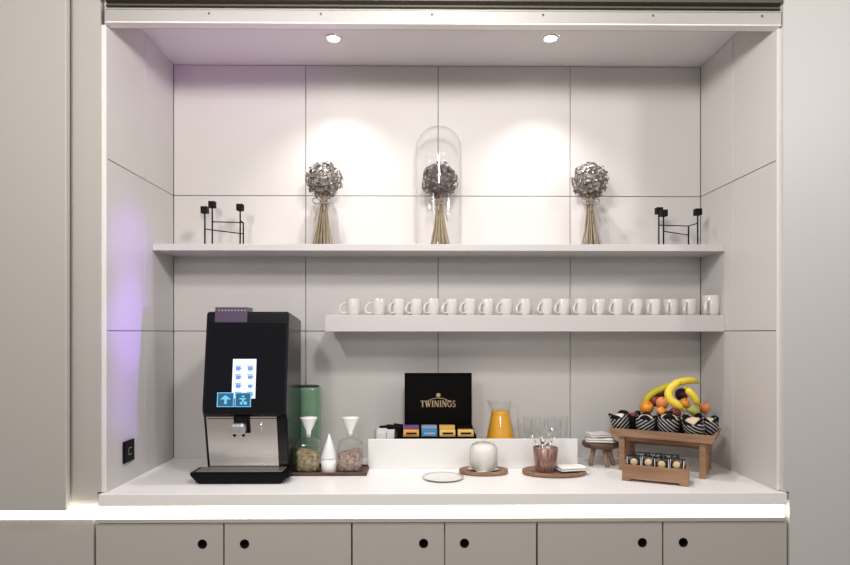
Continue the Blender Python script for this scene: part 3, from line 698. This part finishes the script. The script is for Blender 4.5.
# tumblers
def tumbler():
    t = thing('glass_tumbler', 'x', 'glass', (0, 0, 0), group='clear tumblers on the white box')
    bm = NB(); lathe(bm, [(0, 0), (.024, 0), (.0255, .002), (.0310, .112), (.0304, .1135), (.0293, .112), (.0237, .030), (0, .028)], seg=36)
    obj('tumbler_body', bm, M['glass'], t, local=True); return t
g0 = tumbler()
gl = [(524.5, -.180, 'clear tumbler closest to the juice jug, front row'), (538.5, -.182, 'clear tumbler behind the cutlery cup, front row'), (554.5, -.180, 'clear tumbler nearest the right end of the white box, front row'),
      (530, -.105, 'clear tumbler in the rear row, left, near the jug'), (546, -.100, 'clear tumbler in the rear row, middle'), (561, -.105, 'clear tumbler in the rear row, right')]
for i, (px, Y, lab) in enumerate(gl):
    p = (X(px, Y), Y, zr)
    if i == 0: g0.location = p; g0['label'] = lab
    else: dup(g0, p, .3 * i, lab)

# ================================================================== FRONT COUNTER THINGS
zc = ZC + .0004
p = on(443, 478.5, ZC)
bm = NB(); lathe(bm, [(0, 0), (.055, 0), (.062, .003), (.080, .007), (.0805, .0085), (.062, .0055), (.052, .004), (0, .004)], p.x, p.y, zc, 48)
t = obj('saucer', bm, M['porcelain'], loc=(p.x, p.y, zc)); tag(t, 'flat white saucer lying bare near the counter front', 'saucer')

def oval_board(px, Y, r, lab):
    x = X(px, Y); ry = .66
    t = thing('wooden_board', lab, 'board', (x, Y, zc))
    bm = NB(); lathe(bm, [(0, 0), (r * .93, 0), (r, .004), (r, .014), (r * .985, .0165), (r * .955, .0165), (r * .945, .012), (0, .012)], 0, 0, 0, 56)
    for v in bm.verts: v.co.y *= ry
    obj('board', bm, M['board'], t, local=True); return Vector((x, Y, zc))
pb = oval_board(483.5, -.312, .099, 'small oval wooden board under the glass cloche')
z = zc + .0124
t = obj('napkin', (lambda b: (lathe(b, [(0, 0), (.060, 0), (.066, .003), (.052, .0045), (0, .0045)], pb.x, pb.y, z, 40, fn=lambda a, r, zz: (r * .86 * (1 + .13 * math.cos(4 * a + .6)), zz + (.004 * abs(math.sin(3 * a)) if r > .05 else 0))), b)[1])(NB()), M['cloth'], loc=(pb.x, pb.y, z)); tag(t, 'white paper napkin under the small glass cloche', 'napkin')
z += .0055
t = thing('glass_cloche', 'small glass cloche with a round knob, on the small oval wooden board', 'cloche', (pb.x, pb.y, z + .004))
z += .004
bm = NB(); rc_ = .0575; hc = .105
lathe(bm, [(rc_, 0), (rc_, hc - .038), (rc_ * .95, hc - .022), (rc_ * .80, hc - .010), (rc_ * .5, hc - .002), (0, hc), (0, hc - .003), (rc_ * .48, hc - .005), (rc_ * .77, hc - .0125), (rc_ * .92, hc - .023), (rc_ - .0025, hc - .038), (rc_ - .0025, 0), (rc_, 0)], pb.x, pb.y, z, 48); obj('cloche_body', bm, M['glass'], t)
bm = NB(); lathe(bm, [(0, hc + .0005), (.008, hc + .0005), (.006, hc + .006), (.013, hc + .013), (.014, hc + .017), (.010, hc + .022), (0, hc + .0235)], pb.x, pb.y, z, 28); obj('knob', bm, M['glass'], t)
bm = NB(); ri = rc_ - .006
lathe(bm, [(0, .0005), (ri, .0005), (ri, hc - .042), (ri * .93, hc - .026), (ri * .75, hc - .016), (ri * .4, hc - .010), (0, hc - .009)], pb.x, pb.y, z, 40, fn=lambda a, r, zz: (r * (1 + .012 * math.cos(7 * a)), zz))
t = obj('butter_block', bm, M['cream'], loc=(pb.x, pb.y, z)); tag(t, 'rounded white block inside the small glass cloche', 'butter')

pc = oval_board(554, -.327, .128, 'larger oval wooden board carrying the copper cup')
pu = Vector((X(545.5, -.327), -.327, 0)); z = zc + .0124
t = thing('copper_cup', 'tapered hammered copper cup full of cutlery', 'cup', (pu.x, pu.y, z))
rb, rt, hu = .0385, .0505, at(545, 447.3, pu.y).z - z
bm = NB(); lathe(bm, [(0, 0), (rb, 0), (rb + .001, .002), (rt, hu), (rt - .0015, hu + .001), (rt - .003, hu), (rb - .002, .004), (0, .004)], pu.x, pu.y, z, 40); obj('cup_body', bm, M['copper'], t)
def spoon(px, py, dy, fork, lab):
    tip = at(px, py, pu.y + dy)
    base = Vector((pu.x + (pu.x - tip.x) * .35, pu.y - dy * .5, z + .006)); 
    ax = (tip - base); L = ax.length
    t = thing('fork' if fork else 'teaspoon', lab, 'fork' if fork else 'spoon', base, group='cutlery in the copper cup'); t.rotation_mode = 'QUATERNION'; t.rotation_quaternion = ax.to_track_quat('Z', 'Y')
    bm = NB(); tube(bm, [(0, 0, 0), (0, 0, L * .5), (0, 0, L - .028)], [.0048, .0038, .0032], 10, flat=.4); obj('handle', bm, M['chrome'], t, local=True)
    bm = NB()
    if fork:
        box(bm, -.008, .008, -.0008, .0008, L - .030, L - .020, .0006, 1)
        for k in range(4): box(bm, -.008 + k * .0047, -.0061 + k * .0047, -.0008, .0008, L - .0205, L + .002)
        obj('tines', bm, M['chrome'], t, local=True)
    else:
        sphere(bm, (0, 0, L - .014), .0185, (.62, .22, 1), 16); obj('bowl', bm, M['chrome'], t, local=True)
for i, (px, py, dy, fk, lab) in enumerate([(531.5, 435, -.008, 0, 'teaspoon leaning furthest left in the copper cup'), (535, 441, -.022, 0, 'low teaspoon at the front left of the copper cup'), (537.5, 429, .012, 1, 'tall fork at the left of the copper cup'),
        (541.5, 437, -.020, 0, 'teaspoon at the front middle of the copper cup'), (545, 431, .014, 1, 'tall fork in the middle of the copper cup'), (548.5, 439, -.018, 1, 'low fork right of centre in the copper cup'),
        (551.5, 428, .010, 0, 'tallest teaspoon at the right of the copper cup'), (554, 434, -.008, 1, 'fork leaning furthest right in the copper cup'), (539, 434, .002, 0, 'middling teaspoon between the forks at the left of the copper cup'), (548, 433.5, .002, 0, 'middling teaspoon between the forks at the right of the copper cup')]):
    spoon(px, py, dy, fk, lab)
def folded(name, lab, cat, c, w, d, h, rz, layers=2, seed=0, m=None, grp=None):
    rnd = random.Random(seed); bm = NB()
    for k in range(layers):
        s = 1 - .06 * k; n = 14; zz = k * h / layers; hk = h / layers * .97
        g = bmesh.new(); bmesh.ops.create_grid(g, x_segments=n, y_segments=n, size=.5)
        ph = rnd.uniform(0, 6)
        for sgn in (0, 1):
            mp = {}
            for v in g.verts:
                u, vv = v.co.x * 2, v.co.y * 2; e = max(0, 1 - u ** 6) * max(0, 1 - vv ** 6)
                wv_ = 0 if not sgn or True and k < layers - 1 else .12 * h * (math.sin(u * 4 + ph) + math.cos(vv * 3 + ph * 2)) * e
                ztop = hk * (.5 + .5 * e ** .5) + wv_ if sgn else hk * (.5 - .5 * e ** .5)
                mp[v] = bm.verts.new((v.co.x * w * s, v.co.y * d * s, zz + ztop))
            for f in g.faces: bm.faces.new([mp[v] for v in f.verts]).smooth = True
        g.free()
    bmesh.ops.remove_doubles(bm, verts=bm.verts[:], dist=.0001)
    o = obj(name, bm, m or M['cloth'], local=True); o.location = c; o.rotation_euler = (0, 0, rz); tag(o, lab, cat, grp); return o
folded('napkin', 'folded white napkin lying beside the copper cup', 'napkin', (X(571, pc.y) + .000, pc.y - .004, zc + .0168), .125, .085, .016, R(12), 2, 3)

# stool and napkins
ps = on(601, 467.5, ZC); Ys = -.165; xs = X(600.8, Ys); zst = at(600, 441.5, Ys).z
t = thing('wooden_stool', 'miniature round wooden stool holding napkins beside the fruit stand', 'stool', (xs, Ys, zc))
bm = NB(); rs_ = .079
lathe(bm, [(0, -.022), (rs_ * .90, -.022), (rs_, -.015), (rs_, -.004), (rs_ * .95, 0), (0, 0)], xs, Ys, zst, 44); o = obj('seat', bm, M['walnut'], t)
for a in (200, 285, 345):
    dx, dy = math.cos(R(a)), math.sin(R(a)) * .75
    bm = NB(); tube(bm, [(xs + dx * .034, Ys + dy * .034, zst - .021), (xs + dx * .052, Ys + dy * .062, zc + .0003)], [.0105, .0085], 14); obj('leg', bm, M['legwood'], t)
folded('napkin', 'lower folded white napkin on the miniature stool', 'napkin', (xs - .004, Ys, zst + .0006), .125, .095, .018, R(-10), 2, 5)
folded('napkin', 'upper crumpled white napkin on the miniature stool', 'napkin', (xs - .010, Ys + .004, zst + .0220), .105, .080, .016, R(8), 2, 8)

# ================================================================== FRUIT STAND
RZ = R(-31)
C0 = Vector((1.134, -.459, 0)); ux = Vector((math.cos(RZ), math.sin(RZ), 0)); uy = Vector((-math.sin(RZ), math.cos(RZ), 0))
LW, LD = .402, .235
org = C0 - ux * LW / 2 + uy * LD / 2
tz = 1.072 - zc
t = thing('serving_stand', 'wooden tray stand on legs carrying fruit and striped cakes', 'stand', (org.x, org.y, zc), RZ)
bm = NB(); hw, hd_ = LW / 2, LD / 2
prism(bm, [(-hw, tz), (-hw + .010, tz - .031), (hw - .010, tz - .031), (hw, tz), (hw - .010, tz), (hw - .018, tz - .022), (-hw + .018, tz - .022), (-hw + .010, tz)], 'y', -hd_ + .010, hd_ - .010)
for s in (-1, 1):
    prism(bm, [(-hw, tz), (-hw + .010, tz - .031), (hw - .010, tz - .031), (hw, tz)], 'y', s * hd_, s * (hd_ - .0099))
o = obj('tray', bm, M['oak'], t, local=True)
for sx_ in (-1, 1):
    for yy in (-.092, 0, .092):
        bm = NB(); x_ = sx_ * .153
        box(bm, x_ - .012, x_ + .012, yy - .012, yy + .012, .0002, tz - .0312, .002, 1); obj('leg', bm, M['oak'], t, local=True)
bm = NB(); box(bm, -.1405, .1405, .074, .088, tz - .088, tz - .0315, .001, 1); obj('apron', bm, M['oak'], t, local=True)
bm = NB(); box(bm, -.1405, .1405, -.090, -.076, tz - .050, tz - .0315, .001, 1); obj('apron', bm, M['oak'], t, local=True)
SM = Matrix.Translation((org.x, org.y, zc)) @ Matrix.Rotation(RZ, 4, 'Z')
# lower box
fa, fb = on(622, 480.5, ZC), on(688.5, 487.0, ZC); bd = (fb - fa); BL = bd.length; BR = math.atan2(bd.y, bd.x); BD = .105
bu = bd.normalized(); bv = Vector((-bu.y, bu.x, 0)); bc = fa + bd / 2 + bv * BD / 2
t = thing('wooden_crate', 'small open wooden box of wrapped biscuits in front of the fruit stand', 'box', (bc.x, bc.y, zc), BR)
bm = NB(); a, b, h = BL / 2, BD / 2, .062
for s in (-1, 1):
    prism(bm, [(-a, h), (-a, .0002), (-a + .020, .0002), (-a + .034, .009), (a - .034, .009), (a - .020, .0002), (a, .0002), (a, h)], 'y', s * b, s * (b - .009))
for s in (-1, 1): box(bm, s * a, s * (a - .009), -b + .009, b - .009, .009, h)
box(bm, -a + .009, a - .009, -b + .009, b - .009, .010, .016)
obj('crate_body', bm, M['oak'], t, local=True)
BM_ = Matrix.Translation((bc.x, bc.y, zc)) @ Matrix.Rotation(BR, 4, 'Z')
def biscuit_pack(lx, ly, lz, rx, rz, lab, plain=False):
    p = BM_ @ Vector((lx, ly, lz))
    t = thing('biscuit_pack', lab, 'biscuit pack', p, group='wrapped biscuits in the wooden box'); t.rotation_euler = (rx, 0, BR + rz)
    w_, h_2 = .054, .066; bm = NB(); g = bmesh.new(); bmesh.ops.create_grid(g, x_segments=12, y_segments=12, size=.5)
    for sgn in (1, -1):
        mp = {}
        for v in g.verts:
            u, vv = v.co.x * 2, v.co.y * 2; th = .0085 * max(0, 1 - u ** 4) * max(0, 1 - vv ** 4) * sgn
            wob = .0015 * math.sin(u * 9) * (abs(vv) > .8)
            mp[v] = bm.verts.new((v.co.x * w_, th + wob, (v.co.y + .5) * h_2))
        for f in g.faces: bm.faces.new([mp[v] for v in f.verts]).smooth = True
    g.free(); bmesh.ops.remove_doubles(bm, verts=bm.verts[:], dist=.0002); obj('wrapper', bm, M['foil'], t, local=True)
    if not plain:
        bm = NB(); lathe(bm, [(0, 0), (.0120, 0), (.0135, .002), (.0120, .004), (0, .0045)], seg=28, mt=Matrix.Translation((0, -.0070, .040)) @ Matrix.Rotation(R(90), 4, 'X')); o = obj('biscuit', bm, M['biscuit'], t, local=True)
        for e_ in (-.0255, .0235):
            bm = NB(); box(bm, e_, e_ + .002, -.0045, -.0030, .012, .060); obj('label_edge', bm, M['white'], t, local=True)
for k in range(4):
    biscuit_pack(-.077 + k * .050, -.018 - .002 * k, .027 + .003 * (k % 2), R(-14 - 8 * (k % 2)), R([14, -9, 6, -14][k]), 'black wrapped biscuit pack with pale biscuit picture, %s in the wooden box front row' % ['leftmost', 'second', 'third', 'rightmost'][k])
for k in range(3):
    biscuit_pack(-.060 + k * .058, .026, .034, R(-8), R(-3 + 3 * k), 'plain black biscuit pack, %s in the wooden box rear row' % ['left', 'middle', 'right'][k], True)

# cakes in striped wrappers
def cake(p, s, m, tilt, rz, lab, topm, grp='wrapped cakes on the wooden tray'):
    t = thing('wrapped_cake', lab, 'cake', p, group=grp); t.rotation_euler = (tilt[0], tilt[1], rz)
    def pleat(a, r, z):
        k = z / .07; f = 1 + .03 * math.sin(12 * a) * k
        pk = max(0, math.cos(2 * a)) ** 3 if k > .9 else 0
        return r * f * (1 + .10 * pk), z + .016 * pk
    bm = NB(); lathe(bm, [(0, 0), (.022, 0), (.032, .010), (.0385, .028), (.040, .046), (.0385, .060), (.037, .068), (.0355, .067), (.0365, .046), (.030, .012), (0, .004)], seg=72, fn=pleat)
    for v in bm.verts: v.co *= s
    obj('wrapper', bm, m, t, local=True)
    def star(a, r, z):
        k = max(0, (z - .055) / .03); pk = abs(math.sin(2 * a + .8 + tilt[1] * 9))
        return r * (1 + .22 * k * pk), z - .022 * k * (1 - pk) + .001 * k * pk
    bm = NB(); lathe(bm, [(.0348, .052), (.0352, .066), (.036, .085), (.035, .0848), (.0342, .066), (.0338, .052), (.0348, .052)], seg=60, fn=star)
    for v in bm.verts: v.co *= s
    obj('paper_liner', bm, M['blackpaper'], t, local=True)
    bm = NB(); lathe(bm, [(0, .006), (.026, .012), (.0315, .035), (.0325, .055), (.0315, .064), (.026, .072), (.016, .077), (0, .079)], seg=32, fn=lambda a, r, z: (r * (1 + .03 * math.sin(5 * a)), z))
    for v in bm.verts: v.co *= s
    obj('cake_top', bm, topm, t, local=True)
zt3 = tz - .022
def tray(px, py_ignored, ly): # local x so that it appears at pixel column px for local depth ly
    lo, hi = -.3, .3
    for _ in range(40):
        mid = (lo + hi) / 2; w3 = SM @ Vector((mid, ly, zt3)); d3 = w3 - CAM
        u = 425 + F * d3.dot(RT) / d3.dot(FW)
        if u < px: lo = mid
        else: hi = mid
    return Vector((lo, ly, zt3 + .0006))
ck = [(622.5, -.060, .94, 'wrapb', (0.12, -.22), 'icing', 'leftmost pale-topped cake in black and white striped paper'),
      (645, -.066, .96, 'wrapb', (.05, 0.06), 'cake', 'second striped cake from the left, under the oranges'),
      (668, -.062, 1.06, 'wrap', (0.0, .05), 'cake', 'largest striped cake in the middle of the tray front'),
      (695.5, -.056, 1.0, 'wrap', (.30, -.12), 'cake', 'striped cake with golden top at the right front of the tray')]
for px, ly, s, m, tl_, tm_, lab in ck:
    p = tray(px, 0, ly); p.z += .004; cake(SM @ p, s, M[m], tl_, RZ, lab, M[tm_])
for px, ly, lab in ((632, .018, 'black paper wrapped cake behind the leftmost striped cake'), (709, .020, 'striped cake at the back right corner of the tray')):
    p = tray(px, 0, ly); p.z += .001; cake(SM @ p, .92, M['blackpaper'] if px < 700 else M['wrap'], (0, 0), RZ + .7, lab, M['applered'] if px < 700 else M['cake'])

# fruit bowl
t = thing('fruit_basket', 'low black oval bowl holding the fruit behind the striped cakes', 'bowl', SM @ Vector((.022, .052, zt3 + .0006)), RZ)
bm = NB(); lathe(bm, [(0, 0), (.085, 0), (.098, .006), (.112, .058), (.108, .058), (.094, .009), (0, .004)], seg=48)
for v in bm.verts: v.co.y *= .52; v.co.x *= 1.02
obj('bowl_body', bm, M['black'], t, local=True)
Bt = org + uy * .055
def fruit(name, px, py, dY, r, m, lab, cat, sc=(1, 1, 1), rot=None, stem=True):
    p = at(px, py, FYp + dY)
    t = thing(name, lab, cat, (p.x, p.y, p.z - r * sc[2]), group='fruit in the black bowl')
    bm = NB()
    if name == 'pear':
        lathe(bm, [(0, -1), (.45, -.95), (.85, -.62), (1, -.15), (.85, .35), (.58, .8), (.42, 1.2), (.2, 1.42), (0, 1.45)], seg=28)
        mt = Matrix.Translation(p) @ (rot or Matrix()) @ Matrix.Diagonal((r, r, r, 1))
        for v in bm.verts: v.co = mt @ v.co
    else:
        lathe(bm, [(0, -.90), (.2, -.965), (.5, -.87), (.82, -.58), (1, -.05), (.93, .42), (.7, .75), (.4, .93), (.15, .95), (0, .88)], seg=28)
        mt = Matrix.Translation(p) @ (rot or Matrix()) @ Matrix.Diagonal((r * sc[0], r * sc[1], r * sc[2], 1))
        for v in bm.verts: v.co = mt @ v.co
    obj('skin', bm, m, t)
    if stem:
        bm = NB(); e = 1.45 if name == 'pear' else .88
        tube(bm, [mt @ Vector((0, 0, e - .05)), mt @ Vector((.05, 0, e + .22))], .0014, 6); obj('stem', bm, M['banana_tip'], t)
FYp = (SM @ Vector((.040, .045, 0))).y
rx = lambda a, ax='X': Matrix.Rotation(R(a), 4, ax)
fruit('orange', 646.5, 407.5, .05, .029, M['orange'], 'orange at the left end of the fruit pile', 'orange', rot=rx(50))
fruit('apple', 654.5, 400.5, .075, .027, M['applered'], 'dull red apple left of the peach', 'apple', rot=rx(20))
fruit('peach', 662.3, 403, .02, .026, M['peach'], 'orange-red peach in the middle of the fruit pile', 'peach', rot=rx(30))
fruit('plum', 662.5, 393, .07, .027, M['plum'], 'dark plum under the long greenish banana', 'plum', rot=rx(10))
fruit('plum', 681.5, 394.5, .04, .027, M['plum'], 'dark plum between the two front bananas', 'plum', rot=rx(10))
fruit('mandarin', 684.8, 403, -.01, .0205, M['orange'], 'small mandarin between the front banana and the short banana', 'mandarin', rot=rx(40), sc=(1, 1, .92))
fruit('pear', 694, 410.5, -.01, .023, M['pear'], 'pale green pear lying at the right of the fruit pile', 'pear', rot=Matrix.Rotation(R(-80), 4, 'Y'))
fruit('peach', 704.5, 408, .03, .024, M['peach'], 'orange-red peach at the right end of the fruit pile', 'peach', rot=rx(20))
fruit('orange', 661, 411.5, -.01, .019, M['orange'], 'small orange low behind the middle striped cake', 'orange', rot=rx(60))
fruit('apple', 675, 413, .02, .024, M['applered'], 'dull red apple below the front banana tip', 'apple', rot=rx(20))
def banana(pts, r, m, lab):
    """pts: (px, py, dY)"""
    P = spline([at(a, b, FYp + c) for a, b, c in pts], 22); n = len(P)
    c0 = sum(P, Vector()) / n
    t = thing('banana', lab, 'banana', (c0.x, c0.y, min(p.z for p in P) - r), group='bananas on top of the fruit')
    rad = []
    for i in range(n):
        u = i / (n - 1); rad.append(r * min(1, .34 + 3.2 * u if u < .2 else 1) * min(1, .40 + (1 - u) * 3.4))
    bm = NB(); tube(bm, P[1:], rad[1:], 10, smooth=True); obj('peel', bm, m, t)
    bm = NB(); d_ = (P[0] - P[2]).normalized(); tube(bm, [P[1] + d_ * .0003, P[0] + d_ * .010], [rad[1] * .8, .0045], 8); obj('stalk', bm, M['banana_green'], t)
    d_ = (P[-1] - P[-3]).normalized(); bm = NB(); tube(bm, [P[-1], P[-1] + d_ * .004], [rad[-1] * .9, .002], 8); obj('tip', bm, M['banana_tip'], t)
banana([(678, 384.5, .03), (668, 386.5, .05), (656, 391, .06), (648, 397, .06), (643, 405, .06)], .0155, M['banana_green'], 'long greenish banana lying along the left back of the pile')
banana([(698, 382.5, .03), (691, 380.5, .02), (682, 381.5, .01), (675, 384, .01), (668, 389, .02)], .0150, M['banana'], 'yellow banana across the top of the pile, stalk to the right')
banana([(683.5, 409.5, -.055), (678, 405.5, -.055), (670.5, 400, -.045), (668.5, 392.5, -.035), (673, 386, -.025), (680, 382, -.02)], .0165, M['banana'], 'bright yellow banana curving down over the front of the pile')
banana([(686, 388.5, -.03), (690, 392.5, -.04), (694.5, 398, -.045), (698.5, 405, -.045)], .0150, M['banana'], 'short yellow banana at the right of the pile')
